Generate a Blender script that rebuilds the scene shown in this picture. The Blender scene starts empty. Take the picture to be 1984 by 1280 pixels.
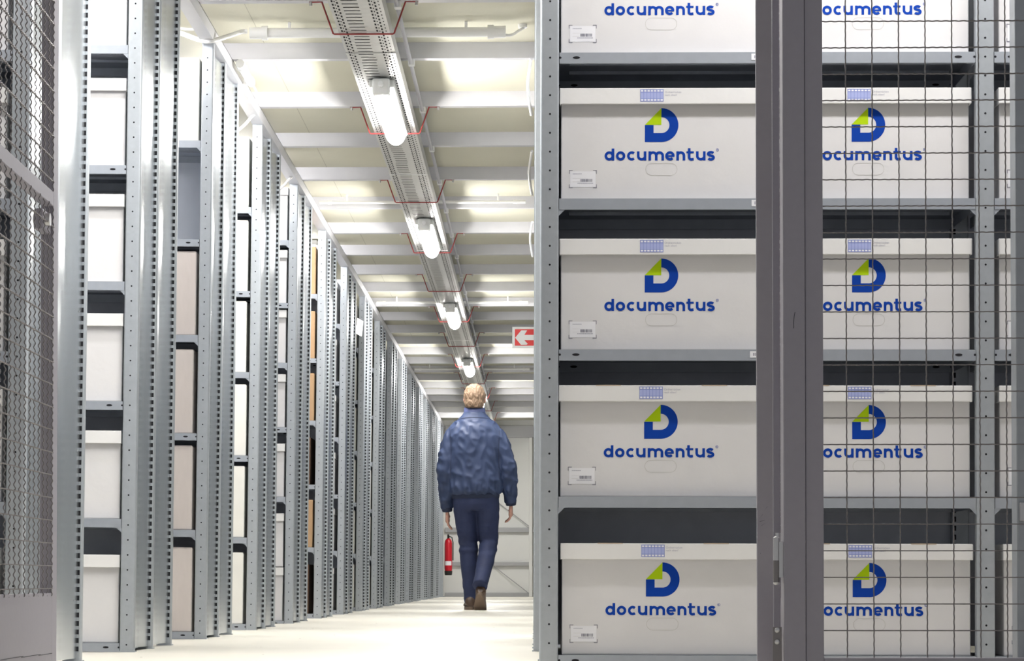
import bpy, bmesh, math, random
from mathutils import Vector, Matrix, noise
from mathutils.bvhtree import BVHTree

S = bpy.context.scene
COL = S.collection
R = math.radians
random.seed(7)

# ------------------------------------------------------------------ camera, world, exposure
F, U0, V0, DU, DV = 4800.0, 1036.3, 1123.4, 111.0, 109.0     # focal length and the aisle's vanishing point in pixels
CAM = Vector((0, 0, .24))
yaw, pitch = math.atan(DU / F), math.atan(DV / F)
cam = bpy.data.cameras.new('camera'); camo = bpy.data.objects.new('camera', cam); COL.objects.link(camo)
cam.sensor_fit = 'HORIZONTAL'; cam.sensor_width = 36; cam.lens = F / 1984 * 36
cam.shift_x = (992 - (U0 - DU)) / 1984
cam.shift_y = ((V0 - DV) - 640) / 1984
cam.clip_start = .1; cam.clip_end = 200
camo.location = CAM; camo.rotation_euler = (math.pi / 2 + pitch, 0, yaw)
S.camera = camo

w = bpy.data.worlds.new('world'); S.world = w; w.use_nodes = True
bg = w.node_tree.nodes['Background']; bg.inputs[0].default_value = (.95, .96, 1.0, 1); bg.inputs[1].default_value = .29
S.view_settings.view_transform = 'Standard'; S.view_settings.look = 'None'
S.view_settings.gamma = 1; S.view_settings.use_curve_mapping = False
S.view_settings.exposure = 0.0
LAMP = 122.0            # emission of the aisle luminaires
LAMP_SIDE = 50.0        # emission of the unseen cross-aisle lamps, most of them added as fill

# ------------------------------------------------------------------ materials
def mat(name, col, rough=.6, metal=0.0, var=0.0, scale=20.0, bump=0.0, bscale=60.0, stretch=None, emit=0.0, spec=.5):
    m = bpy.data.materials.new(name); m.use_nodes = True
    nt = m.node_tree; b = nt.nodes['Principled BSDF']
    b.inputs['Base Color'].default_value = (*col, 1); b.inputs['Roughness'].default_value = rough
    b.inputs['Metallic'].default_value = metal; b.inputs['Specular IOR Level'].default_value = spec
    if emit:
        b.inputs['Emission Color'].default_value = (*col, 1); b.inputs['Emission Strength'].default_value = emit
    if var or bump:
        tc = nt.nodes.new('ShaderNodeTexCoord'); mp = nt.nodes.new('ShaderNodeMapping')
        nt.links.new(tc.outputs['Object'], mp.inputs[0])
        if stretch: mp.inputs['Scale'].default_value = stretch
    if var:
        n = nt.nodes.new('ShaderNodeTexNoise'); n.inputs['Scale'].default_value = scale; n.inputs['Detail'].default_value = 4
        nt.links.new(mp.outputs[0], n.inputs['Vector'])
        mx = nt.nodes.new('ShaderNodeMix'); mx.data_type = 'RGBA'
        mx.inputs[6].default_value = (*[max(0, c * (1 - var)) for c in col], 1)
        mx.inputs[7].default_value = (*[min(1, c * (1 + var)) for c in col], 1)
        nt.links.new(n.outputs[0], mx.inputs[0]); nt.links.new(mx.outputs[2], b.inputs['Base Color'])
    if bump:
        n2 = nt.nodes.new('ShaderNodeTexNoise'); n2.inputs['Scale'].default_value = bscale; n2.inputs['Detail'].default_value = 2
        nt.links.new(mp.outputs[0], n2.inputs['Vector'])
        bp = nt.nodes.new('ShaderNodeBump'); bp.inputs['Strength'].default_value = 1; bp.inputs['Distance'].default_value = bump
        nt.links.new(n2.outputs[0], bp.inputs['Height']); nt.links.new(bp.outputs[0], b.inputs['Normal'])
    return m

M = {}
M['galv'] = mat('galvanised steel', (.42, .45, .485), .48, .55, .10, 45)
M['galv_sheet'] = mat('galvanised sheet', (.56, .595, .63), .25, .85, .06, 9, .006, 1.6, (1, 1, .55))
M['galv_shelf'] = mat('galvanised shelf steel', (.40, .43, .48), .48, .55, .08, 30)
M['hole'] = mat('dark hole', (.008, .008, .012), .9)
M['back'] = mat('grey back sheet', (.70, .73, .80), .55, .0, .06, 12)
M['joist'] = mat('joist steel', (.62, .62, .66), .42, .35, .05, 14)
M['board'] = mat('chipboard ceiling', (.66, .64, .53), .75, 0, .05, 2.5, .0006, 90)
M['seam'] = mat('board seam', (.46, .44, .36), .9)
M['floor'] = mat('cream floor', (.80, .765, .68), .42, 0, .045, 1.3, .0004, 25, (.4, 3, 1))
M['speck'] = mat('floor speck', (.16, .14, .12), .9)
M['wall'] = mat('pale wall panel', (.80, .80, .78), .6, 0, .03, 2)
M['wallrail'] = mat('wall rail grey', (.42, .42, .43), .5, .3)
M['card'] = mat('white cardboard', (.70, .69, .70), .8, 0, .03, 14, .0006, 40)
M['card_lid'] = mat('white cardboard lid', (.78, .775, .775), .75, 0, .02, 14, .0006, 30)
M['card_plain'] = mat('pale corrugated cardboard', (.66, .60, .575), .85, 0, .07, 16, .0008, 50, (2, 2, .5))
M['card_cream'] = mat('cream cardboard', (.78, .77, .73), .85, 0, .04, 16)
M['kraft'] = mat('brown cardboard', (.46, .30, .17), .85, 0, .08, 12)
M['kraft_dark'] = mat('dark brown cardboard', (.10, .055, .035), .85, 0, .1, 12)
M['tape'] = mat('brown tape', (.40, .28, .18), .4)
M['edge'] = mat('raw board edge', (.48, .38, .29), .9)
M['line'] = mat('crease grey', (.53, .52, .50), .9)
M['blue'] = mat('print blue', (.003, .048, .36), .75, spec=.15)
M['green'] = mat('print lime green', (.44, .64, .006), .75, spec=.15)
M['lilac'] = mat('print lilac', (.40, .45, .76), .7)
M['lilac_dark'] = mat('print lilac dark', (.22, .27, .62), .7)
M['ink'] = mat('grey ink', (.16, .16, .22), .8)
M['ink_soft'] = mat('soft grey ink', (.42, .42, .50), .8)
M['sticker'] = mat('white sticker', (.84, .84, .88), .5)
M['paint'] = mat('grey gate paint', (.33, .315, .36), .5, .05, .05, 60)
M['paint_dark'] = mat('scratch', (.05, .05, .06), .7)
M['wire'] = mat('zinc wire', (.24, .225, .23), .36, .6)
M['zinc'] = mat('bright zinc', (.66, .66, .67), .28, .9)
M['tray'] = mat('cable tray steel', (.56, .56, .56), .42, .75, .06, 30)
M['red_wire'] = mat('red lacquered wire', (.36, .045, .045), .5)
M['pvc'] = mat('white plastic pipe', (.90, .90, .90), .35)
M['pvc_grey'] = mat('grey conduit', (.52, .51, .55), .4)
M['lamp_body'] = mat('lamp housing', (.72, .72, .70), .4)
M['lamp_cap'] = mat('lamp end cap', (.86, .86, .84), .25)
def emis(name, col, st):
    m = bpy.data.materials.new(name); m.use_nodes = True; nt = m.node_tree
    nt.nodes.remove(nt.nodes['Principled BSDF'])
    e = nt.nodes.new('ShaderNodeEmission'); e.inputs[0].default_value = (*col, 1); e.inputs[1].default_value = st
    nt.links.new(e.outputs[0], nt.nodes['Material Output'].inputs[0]); return m
M['lamp'] = emis('lamp diffuser lit', (1.0, .975, .93), LAMP)
M['lamp_side'] = emis('lamp diffuser lit cross aisle', (1.0, .98, .985), LAMP_SIDE)
M['sign_red'] = mat('sign red', (.80, .030, .030), .4)
M['sign_white'] = mat('sign white', (.88, .88, .88), .4)
M['sign_green'] = mat('sign green', (.03, .33, .20), .4)
M['ext_red'] = mat('extinguisher red', (.55, .012, .025), .3)
M['black'] = mat('black rubber', (.012, .012, .012), .5)
M['skin'] = mat('skin', (.56, .30, .23), .55, 0, .06, 30)
M['hair'] = mat('short light brown hair', (.185, .12, .075), .65, 0, .25, 60, .004, 120, (1, 1, .25))
M['jacket'] = mat('navy blue jacket', (.026, .043, .105), .58, 0, .15, 10, .003, 14, (1, 1, .7))
M['jacket_rib'] = mat('dark navy rib', (.018, .026, .06), .8)
M['collar'] = mat('jacket collar blue', (.06, .075, .18), .6)
M['jeans'] = mat('dark blue jeans', (.017, .026, .078), .75, 0, .30, 9, .002, 60)
M['shoe'] = mat('brown leather shoe', (.075, .042, .026), .45)
M['sole'] = mat('shoe sole', (.17, .12, .085), .7)
M['eye'] = mat('eye white', (.8, .8, .8), .2)

# ------------------------------------------------------------------ mesh builder
class MB:
    def __init__(s): s.v = []; s.f = []; s.m = []; s.sm = []
    def add(s, vs, fs, mi=0, smooth=False):
        o = len(s.v); s.v += [tuple(p) for p in vs]
        s.f += [tuple(i + o for i in f) for f in fs]; s.m += [mi] * len(fs); s.sm += [smooth] * len(fs); return s
    def box(s, x0, x1, y0, y1, z0, z1, mi=0):
        v = [(x0, y0, z0), (x1, y0, z0), (x1, y1, z0), (x0, y1, z0), (x0, y0, z1), (x1, y0, z1), (x1, y1, z1), (x0, y1, z1)]
        return s.add(v, [(0, 3, 2, 1), (4, 5, 6, 7), (0, 1, 5, 4), (1, 2, 6, 5), (2, 3, 7, 6), (3, 0, 4, 7)], mi)
    def rbox(s, x0, x1, y0, y1, z0, z1, r=.003, seg=2, mi=0):
        bm = bmesh.new(); bmesh.ops.create_cube(bm, size=1)
        for v in bm.verts:
            v.co = Vector(((x0 + x1) / 2 + v.co.x * (x1 - x0), (y0 + y1) / 2 + v.co.y * (y1 - y0), (z0 + z1) / 2 + v.co.z * (z1 - z0)))
        bmesh.ops.bevel(bm, geom=bm.edges[:], offset=r, segments=seg, affect='EDGES', profile=.5)
        bm.verts.index_update(); s.add([v.co[:] for v in bm.verts], [[v.index for v in f.verts] for f in bm.faces], mi); bm.free(); return s
    def quad(s, a, b, c, d, mi=0): return s.add([a, b, c, d], [(0, 1, 2, 3)], mi)
    def rect(s, x0, x1, z0, z1, y, mi=0):      # faces -Y
        return s.quad((x0, y, z0), (x1, y, z0), (x1, y, z1), (x0, y, z1), mi)
    def disc(s, c, r, axis='y', n=10, mi=0, rz=None):
        rz = rz or r; p = []
        for i in range(n):
            a = 2 * math.pi * i / n; u, v_ = r * math.cos(a), rz * math.sin(a)
            p.append((c[0] + u, c[1], c[2] + v_) if axis == 'y' else (c[0], c[1] + u, c[2] + v_) if axis == 'x' else (c[0] + u, c[1] + v_, c[2]))
        return s.add(p, [tuple(range(n))], mi)
    def tube(s, pts, r, n=8, mi=0, cap=True, smooth=True):
        pts = [Vector(p) for p in pts]; k = len(pts); rr = r if isinstance(r, (list, tuple)) else [r] * k
        vs = []; fs = []; up = None
        for i, p in enumerate(pts):
            t = (pts[min(i + 1, k - 1)] - pts[max(i - 1, 0)]).normalized()
            if up is None:
                up = Vector((0, 0, 1)) if abs(t.z) < .9 else Vector((1, 0, 0))
            a = t.cross(up).normalized(); b = a.cross(t).normalized(); up = b
            for j in range(n):
                an = 2 * math.pi * (j + .5) / n; vs.append(p + (a * math.cos(an) + b * math.sin(an)) * rr[i])
        for i in range(k - 1):
            for j in range(n):
                fs.append((i * n + j, i * n + (j + 1) % n, (i + 1) * n + (j + 1) % n, (i + 1) * n + j))
        s.add(vs, fs, mi, smooth)
        if cap: s.add(vs[:n], [tuple(range(n - 1, -1, -1))], mi); s.add(vs[-n:], [tuple(range(n))], mi)
        return s
    def prism(s, poly, z0, z1, mi=0, smooth=False):       # poly in x,y, counter-clockwise
        n = len(poly); v = [(x, y, z0) for x, y in poly] + [(x, y, z1) for x, y in poly]
        s.add(v, [(i, (i + 1) % n, n + (i + 1) % n, n + i) for i in range(n)], mi, smooth)
        s.add(v[:n], [tuple(range(n - 1, -1, -1))], mi); s.add(v[n:], [tuple(range(n))], mi); return s
    def loft(s, rings, mi=0, smooth=True):
        n = len(rings[0]); vs = [p for r_ in rings for p in r_]; fs = []
        for i in range(len(rings) - 1):
            for j in range(n): fs.append((i * n + j, i * n + (j + 1) % n, (i + 1) * n + (j + 1) % n, (i + 1) * n + j))
        s.add(vs, fs, mi, smooth)
        s.add(rings[0], [tuple(range(n - 1, -1, -1))], mi, smooth); s.add(rings[-1], [tuple(range(n))], mi, smooth); return s
    def ell(s, c, r, n=16, mi=0, rot=None):
        rings = []; c = Vector(c)
        for i in range(1, n):
            th = math.pi * i / n
            ring = []
            for j in range(2 * n):
                ph = 2 * math.pi * j / (2 * n)
                p = Vector((r[0] * math.sin(th) * math.cos(ph), r[1] * math.sin(th) * math.sin(ph), -r[2] * math.cos(th)))
                if rot: p = rot @ p
                ring.append(tuple(c + p))
            rings.append(ring)
        return s.loft(rings, mi)
    def mesh(s, name, mats):
        me = bpy.data.meshes.new(name); me.from_pydata(s.v, [], s.f)
        for m_ in mats: me.materials.append(M[m_] if isinstance(m_, str) else m_)
        me.polygons.foreach_set('material_index', s.m); me.polygons.foreach_set('use_smooth', s.sm); me.update(); return me
    def build(s, name, mats, parent=None, loc=None):
        return link(name, s.mesh(name, mats if isinstance(mats, (list, tuple)) else [mats]), parent, loc)

def link(name, me, parent=None, loc=None, rot=None):
    o = bpy.data.objects.new(name, me); COL.objects.link(o)
    if parent: o.parent = parent
    if loc: o.location = loc
    if rot: o.rotation_euler = rot
    return o
def tag(o, label=None, cat=None, group=None, kind=None):
    if label: o['label'] = label
    if cat: o['category'] = cat
    if group: o['group'] = group
    if kind: o['kind'] = kind
    return o
def thing(name, label, cat, loc=(0, 0, 0), rot=(0, 0, 0), group=None):
    o = bpy.data.objects.new(name, None); COL.objects.link(o); o.location = loc; o.rotation_euler = rot; o.empty_display_size = .05
    return tag(o, label, cat, group)

ORD = ['first', 'second', 'third', 'fourth', 'fifth', 'sixth', 'seventh', 'eighth', 'ninth', 'tenth', 'eleventh', 'twelfth', 'thirteenth', 'fourteenth', 'fifteenth', 'sixteenth']

# ------------------------------------------------------------------ the setting
Y_END = 35.9
b = MB(); b.box(-7, 7, 1.0, Y_END + .2, -.2, 0, 0)
rnd = random.Random(3)
for i in range(60):
    x, y = rnd.uniform(-1.25, -.05), rnd.uniform(6.5, 26); q = rnd.uniform(.002, .006)
    b.disc((x, y, .0005), q, 'z', 6, 1, q * 2)
tag(b.build('floor', ['floor', 'speck']), kind='structure')

b = MB(); Z_BOARD = 2.56
b.box(-7, 7, 4.0, Y_END + .2, Z_BOARD, 2.6, 0)
for x in (-1.17,): b.quad((x, 9, Z_BOARD - .0006), (x + .003, 9, Z_BOARD - .0006), (x + .003, Y_END, Z_BOARD - .0006), (x, Y_END, Z_BOARD - .0006), 1)
ceil = tag(b.build('ceiling', ['board', 'seam']), kind='structure')
jb = MB()                                                # C-shaped joist, open side away from the gate
jb.box(-1.365, .10, 0, .003, 2.49, 2.56); jb.box(-1.365, .10, .003, .045, 2.49, 2.493); jb.box(-1.365, .10, .003, .045, 2.557, 2.56)
jb.box(-1.365, .10, .042, .045, 2.493, 2.502)
jme = jb.mesh('joist', ['joist'])
YJ0, DJ = 10.636, 1.0744
for k in range(-5, 23): link('joist', jme, ceil, (0, YJ0 + k * DJ, 0))

b = MB(); b.box(-7, 7, Y_END, Y_END + .15, 0, 2.56)
wall = tag(b.build('wall_end', 'wall'), kind='structure')
for z, h in ((.025, .035), (.475, .03), (.966, .035), (2.39, .09)):
    MB().rbox(-1.30, .02, Y_END - .06, Y_END, z - h, z + h, .006).build('rail', 'wallrail', wall)
MB().rbox(-.085, -.035, Y_END - .09, Y_END - .02, 0, 2.3, .006).build('post', 'wall', wall)
for z in (.01, .98):
    MB().tube([(-.62, Y_END - .03, z + .45), (-.06, Y_END - .07, z + .02)], .006, 6).build('brace', 'wallrail', wall)

# ------------------------------------------------------------------ shelving racks
PITCH = 1.81; DEPTH = .87; XL, XR = -1.339, .0124
H_RACK = 2.435
LEVELS_L = [.0285, .444, .8375, 1.239, 1.630, 2.035]
LEVELS_R = [.0425, .4605, .8495, 1.250, 1.638, 2.045]
LEVELS_D = [.014, .70, 1.085, 1.443, 1.775, 2.125]
BAY, UW = 1.10, .048
LEAN_L, LEAN_R = .0112, .0027

def rounded(x0, x1, y0, y1, r, n=4):
    p = []
    for cx, cy, a0 in ((x1 - r, y0 + r, -90), (x1 - r, y1 - r, 0), (x0 + r, y1 - r, 90), (x0 + r, y0 + r, 180)):
        for i in range(n + 1):
            a = R(a0 + 90 * i / n); p.append((cx + r * math.cos(a), cy + r * math.sin(a)))
    return p
def upright_mesh(slots):        # local: outer edge x=0, extends to -UW; front at y=0
    b = MB(); b.prism(rounded(-UW, 0, 0, .036, .005), .0, H_RACK, 0)
    if slots:
        z = .03
        while z < H_RACK - .03:
            b.add([(-.0118, -.0006, z), (-.0050, -.0006, z), (-.0050, -.0006, z + .0145), (-.0118, -.0006, z + .0145)], [(0, 1, 2, 3)], 1); z += .025
    else:
        z = .024
        while z < H_RACK - .02:
            b.disc((-.0245, -.0006, z), .0029, 'y', 10, 1); z += .05
    b.box(-UW - .004, .004, -.004, .042, 0, .004, 0)      # foot plate
    return b.mesh('upright', ['galv', 'hole'])
def panel_mesh(length):
    b = MB(); n = 60
    vs = []; cols = 8
    for i in range(n + 1):
        z = .01 + (H_RACK - .02) * i / n
        for j in range(cols + 1):
            t = j / cols; bulge = .0035 * math.sin(math.pi * t) * noise.noise(Vector((length * 9, z * 2.1, .3))) * 1.6
            dip = -.0115 - .011 * t / .62 if t < .62 else -.0225 + .011 * (t - .62) / .38
            vs.append((dip + bulge, length * t, z))                 # folded, gently buckled sheet
    fs = [(i * (cols + 1) + j, i * (cols + 1) + j + 1, (i + 1) * (cols + 1) + j + 1, (i + 1) * (cols + 1) + j) for i in range(n) for j in range(cols)]
    b.add(vs, fs, 0, True)
    m = len(b.v); b.add([(x - .0015, y, z) for x, y, z in vs], [f[::-1] for f in fs], 0, True)
    for z in (.18, .62, 1.03, 1.45, 1.84, 2.25):          # rivets
        b.disc((-.0118, length - .03, z), .003, 'x', 8, 1); b.disc((-.0105, .02, z + .1), .002, 'x', 8, 1)
    return b.mesh('end_panel', ['galv_sheet', 'zinc'])
def shelf_mesh(gusset):
    b = MB(); x0, x1 = -UW - BAY, -UW; D = .375; h = .029
    b.box(x0 + .001, x1 - .001, .004, D, -.0015, 0)
    b.box(x0 + .001, x1 - .001, .003, .005, -h, 0)               # front lip
    b.box(x0 + .001, x1 - .001, .005, .014, -h, -h + .0015)      # return of the lip
    b.box(x0 + .001, x1 - .001, D - .002, D, -h, 0)
    for x in (x0 + .001, x1 - .003): b.box(x, x + .002, .005, D, -h, -.0015)
    for y in (.12, .24): b.box(x0 + .03, x1 - .03, y, y + .018, -.010, -.0015)     # stiffening folds
    for sx, e in ((1, x0), (-1, x1)):
        if gusset:
            b.add([(e, .0045, -h), (e + sx * .017, .0045, -h), (e, .0045, -h - .017), (e, .0065, -h), (e + sx * .017, .0065, -h), (e, .0065, -h - .017)],
                  [(0, 1, 2), (3, 5, 4), (0, 3, 4, 1), (1, 4, 5, 2), (2, 5, 3, 0)], 0)
        else:
            for yy in (.0024, D - .0026 - .0005):
                b.disc((e + sx * .046, yy, -.0135), .010, 'y', 12, 1, .0035); b.disc((e + sx * .0035, yy, -.0135), .0032, 'y', 8, 1)
    return b.mesh('shelf', ['galv_shelf', 'hole'])
def back_mesh():
    b = MB(); b.box(-UW - BAY, -UW, .402, .404, .06, H_RACK - .04); return b.mesh('back_sheet', ['back'])
UP_H, UP_S = upright_mesh(False), upright_mesh(True)
PAN1, PAN2 = panel_mesh(.349), panel_mesh(.414)
SH_H, SH_G, BK = shelf_mesh(False), shelf_mesh(True), back_mesh()
def flipx(me):
    m2 = me.copy()
    m2.transform(Matrix.Diagonal((-1, 1, 1, 1))); m2.flip_normals(); return m2
RIGHT = {k.as_pointer(): flipx(k) for k in (UP_H, UP_S, PAN1, PAN2, SH_H, SH_G, BK)}
def make_rack(side, y, label, levels, group, bays=1):
    sg = -1 if side == 'L' else 1
    root = thing('shelving_rack', label, 'shelving rack', (XL if side == 'L' else XR - (.018 if y > 7 else 0), y, 0), (0, LEAN_L if side == 'L' else LEAN_R, 0), group)
    g = (lambda me: me) if side == 'L' else (lambda me: RIGHT[me.as_pointer()])
    link('upright', g(UP_H), root, (0, 0, 0))
    for k in range(1, bays + 1): link('upright', g(UP_H), root, (sg * k * (BAY + UW), 0, 0))
    for k in range(1, bays + 1): link('rear_upright', g(UP_S), root, (sg * (k * (BAY + UW) - .004), .366, 0))
    link('end_panel', g(PAN1), root, (0, .037, 0)); link('rear_upright', g(UP_S), root, (0, .386, 0))
    link('end_panel', g(PAN2), root, (0, .4225, 0)); link('rear_upright', g(UP_S), root, (0, .837, 0))
    for k in range(bays):
        dx = sg * k * (BAY + UW)
        link('back_sheet', g(BK), root, (dx, 0, 0))
        for i, z in enumerate(levels): link('shelf', g(SH_H if i % 2 == 0 else SH_G), root, (dx, 0, z))
    return root

RACK_NOTE = {0: 'first galvanised shelving rack on the left, partly behind the open mesh gate',
             1: 'second galvanised shelving rack on the left, just past the mesh gate, white lidded boxes',
             2: 'third galvanised shelving rack on the left, one shelf left empty',
             3: 'fourth galvanised shelving rack on the left, plain lidless white boxes',
             4: 'fifth galvanised shelving rack on the left, two boxes stacked on its bottom shelf',
             5: 'sixth galvanised shelving rack on the left, holding brown cardboard boxes'}
racksL = []
for k in range(16):
    lab = RACK_NOTE.get(k, f'{ORD[k]} galvanised shelving rack on the left counted from the gate, edge-on along the aisle')
    racksL.append(make_rack('L', 8.2474 + (k - 1) * PITCH, lab, LEVELS_D if k == 4 else LEVELS_L, 'shelving racks along the left of the aisle'))
racksR = [make_rack('R', 6.54, 'nearest galvanised shelving rack on the right, front filled with white logo boxes', LEVELS_R, None, 2)]
for k in range(1, 16):
    racksR.append(make_rack('R', 6.54 + k * PITCH, f'{ORD[k]} shelving rack on the right from the gate, edge-on behind the nearest one', LEVELS_R, 'shelving racks along the right of the aisle'))

# small tags stuck on the front lips of the right rack
tagb = MB(); tagb.box(-.018, .018, -.0005, 0, -.0085, .0085, 0)
for i, x in enumerate((-.010, -.006, -.003, .001, .003)): tagb.rect(x, x + .0018, -.004, .004, -.0006, 1)
tagm = tagb.mesh('shelf_tag', ['sticker', 'ink'])
for i, (z, u) in enumerate(((2.045, 1461), (1.638, 1464.5), (1.250, 1465), (.8495, 1462))):
    link('shelf_tag', tagm, racksR[0], ((u - 1045.5) / 734 + .004, .0024, z - .0125))

# ------------------------------------------------------------------ lettering
def stroke(b, pts, wd, y, mi, closed=False):
    n = len(pts); P = [Vector((p[0], p[1])) for p in pts]; L = []; Rr = []
    for i in range(n):
        if closed: a, c = P[i - 1], P[(i + 1) % n]
        else: a, c = P[max(i - 1, 0)], P[min(i + 1, n - 1)]
        t = (c - a).normalized(); nn = Vector((-t.y, t.x)); L.append(P[i] + nn * wd / 2); Rr.append(P[i] - nn * wd / 2)
    vs = [(p.x, y, p.y) for p in L] + [(p.x, y, p.y) for p in Rr]
    fs = []
    for i in range(n if closed else n - 1):
        j = (i + 1) % n; fs.append((n + i, n + j, j, i))
    b.add(vs, fs, mi)
def arc(cx, cy, rx, ry, a0, a1, n=14): return [(cx + rx * math.cos(R(a0 + (a1 - a0) * i / n)), cy + ry * math.sin(R(a0 + (a1 - a0) * i / n))) for i in range(n + 1)]
def wordmark(b, x, z, y, mi, s=.001):
    SW = 6.9; XH = 24.5; c = XH / 2; r = c - SW / 2 + .25
    cnt = [0]
    def st(pts, closed=False, wd=SW):
        cnt[0] += 1; stroke(b, [(x + p[0] * s, z + p[1] * s) for p in pts], wd * s, y - .00015 * (cnt[0] % 4), mi, closed)
    def circ(cx): st(arc(cx, c, r, r, 0, 360 - 360 / 28, 27), True)
    circ(12.4); st([(22.3, 0), (22.3, 32)])
    circ(42.6)
    st(arc(72.0, c, r, r, 48, 312, 20))
    def uu(x0, w_): st([(x0, XH), (x0, 11)] + arc(x0 + w_ / 2, 11.3, w_ / 2, 11.3 - SW / 2 + .2, 180, 360, 12)[1:] + [(x0 + w_, XH)]); st([(x0 + w_, XH), (x0 + w_, 0)])
    uu(89.4, 18.1)
    def hump(x0, w_): st([(x0, 11)] + arc(x0 + w_ / 2, 13.2, w_ / 2, 11.3 - SW / 2 + .2, 180, 0, 12) + [(x0 + w_, 0)])
    st([(120, 0), (120, XH)]); hump(120, 17.2); hump(137.2, 17.2)
    st(arc(173.6, c, r, r, 0, 318, 24)); st([(173.6 - r, c - .4), (173.6 + r + SW / 2 - .4, c - .4)], wd=4.6)
    st([(194, 0), (194, XH)]); hump(194, 16.8)
    st([(224.6, 32.5), (224.6, 7.5)] + arc(230.2, 7.8, 5.6, 5.0, 180, 285, 8)[1:] + [(236.6, 3.6)]); st([(217.4, 21.9), (237, 21.9)], wd=5.2)
    uu(246.2, 18.4)
    st(arc(282, 17.6, 7.3, 4.3, 25, 270, 14)); st(arc(282, 7.6, 7.5, 4.9, 90, -152, 14)); st([(281, 13.1), (283.5, 12.5)], wd=5.4)
    st(arc(299.5, 28.2, 3.4, 3.4, 0, 360 - 22.5, 15), True, .8)                    # registered mark
    st([(298.4, 26.4), (298.4, 30)], wd=.8); st([(298.4, 29.7), (300.6, 29.2), (298.4, 28.1), (300.8, 26.4)], wd=.8)
def emblem(b, x, z, y, blue, green, s=.001):
    RO, RI, LX = 45.2, 21.3, 43.8
    def P(px, pz): return (x + px * s, y, z + pz * s)
    n = 28; vs = []; fs = []
    for i in range(n + 1):
        a = R(90 - 180 * i / n); vs += [P(RO * math.cos(a), RO * math.sin(a)), P(RI * math.cos(a), RI * math.sin(a))]
    fs = [(2 * i + 2, 2 * i, 2 * i + 1, 2 * i + 3)[::-1] for i in range(n)]
    b.add(vs, fs, blue)
    b.quad(P(-LX, -RO), P(0, -RO), P(0, -RI), P(-LX, -RI), blue); b.quad(P(-LX, -RI), P(-20.8, -RI), P(-20.8, 0), P(-LX, 0), blue)
    b.add([P(-LX, .6), P(0, .6), P(0, RO)], [(0, 1, 2)], green)
def font_mesh(txt, size):
    c = bpy.data.curves.new('t', 'FONT'); c.body = txt; c.size = size; c.align_x = 'LEFT'
    o = bpy.data.objects.new('t', c); COL.objects.link(o)
    me = bpy.data.meshes.new_from_object(o.evaluated_get(bpy.context.evaluated_depsgraph_get()))
    out = ([v.co[:] for v in me.vertices], [tuple(p.vertices) for p in me.polygons])
    bpy.data.objects.remove(o); bpy.data.curves.remove(c); bpy.data.meshes.remove(me); return out
TXT = font_mesh('Ordnerr\u00fccken\nnach oben!', .0075)

# ------------------------------------------------------------------ archive boxes
LW, LH = .541, .0425; BW, BH, BD = .533, .2955, .345; YB, YL = .031, .013      # lid front stands proud of the body
def body_mesh(printed):
    b = MB(); b.rbox(-BW / 2, BW / 2, YB, YB + BD, .0005, BH - .006, .003, 2, 0)
    y = YB - .0004
    if printed:
        emblem(b, 0, .2000, y, 1, 2); wordmark(b, -.1508, .1055, y, 1)
    st = [(p[0], p[1]) for p in arc(-.026, .082, .016, .016, 90, 270, 8)] + [(p[0], p[1]) for p in arc(.026, .082, .016, .016, -90, 90, 8)]
    stroke(b, st, .0011, y, 3, True)                                       # punched grip outline
    b.rect(-BW / 2 + .004, BW / 2 - .004, .0035, .0045, y, 3)
    return b.mesh('box_body', ['card', 'blue', 'green', 'line'])
def lid_mesh(printed, slots):
    b = MB(); z0, z1 = BH - LH, BH; t = .004
    b.rbox(-LW / 2, LW / 2, YL, YB + BD + .004, z1 - t, z1, .0018, 2, 0)
    b.rbox(-LW / 2, LW / 2, YL, YL + t, z0, z1 - .001, .0018, 2, 0); b.rbox(-LW / 2, LW / 2, YB + BD + .001, YB + BD + .005, z0, z1 - .001, .0018, 2, 0)
    for x in (-LW / 2, LW / 2 - t): b.rbox(x, x + t, YL, YB + BD + .004, z0, z1 - .001, .0015, 2, 0)
    y = YL - .0004
    if printed:
        x0, x1, a, c = -.0565, .0042, z1 - .0362, z1 - .0034
        b.rect(x0, x1, a, c, y, 1)
        for i in range(8):
            xx = x0 + (x1 - x0) * i / 7; b.rect(xx - .0005, xx + .0005, a, c, y - .0002, 2)
        for zz in (a, c - .001, a + .0075, c - .0085): b.rect(x0, x1, zz, zz + .0009, y - .0002, 2)
        for i in range(7):
            xx = x0 + (x1 - x0) * (i + .5) / 7
            for zz in (a + .0024, c - .0062): b.rect(xx - .0028, xx + .0028, zz, zz + .0036, y - .0003, 4)
        vs, fs = TXT
        b.add([(x1 + .0035 + p[0], y, z1 - .0135 + p[1]) for p in vs], fs, 3)
    if slots:
        for x in (-.172, .108): b.box(x, x + .066, YL - .0003, YL + .010, z1 - .0015, z1 + .0012, 5)
    return b.mesh('lid', ['card_lid', 'lilac', 'lilac_dark', 'ink_soft', 'sticker', 'edge'])
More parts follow.
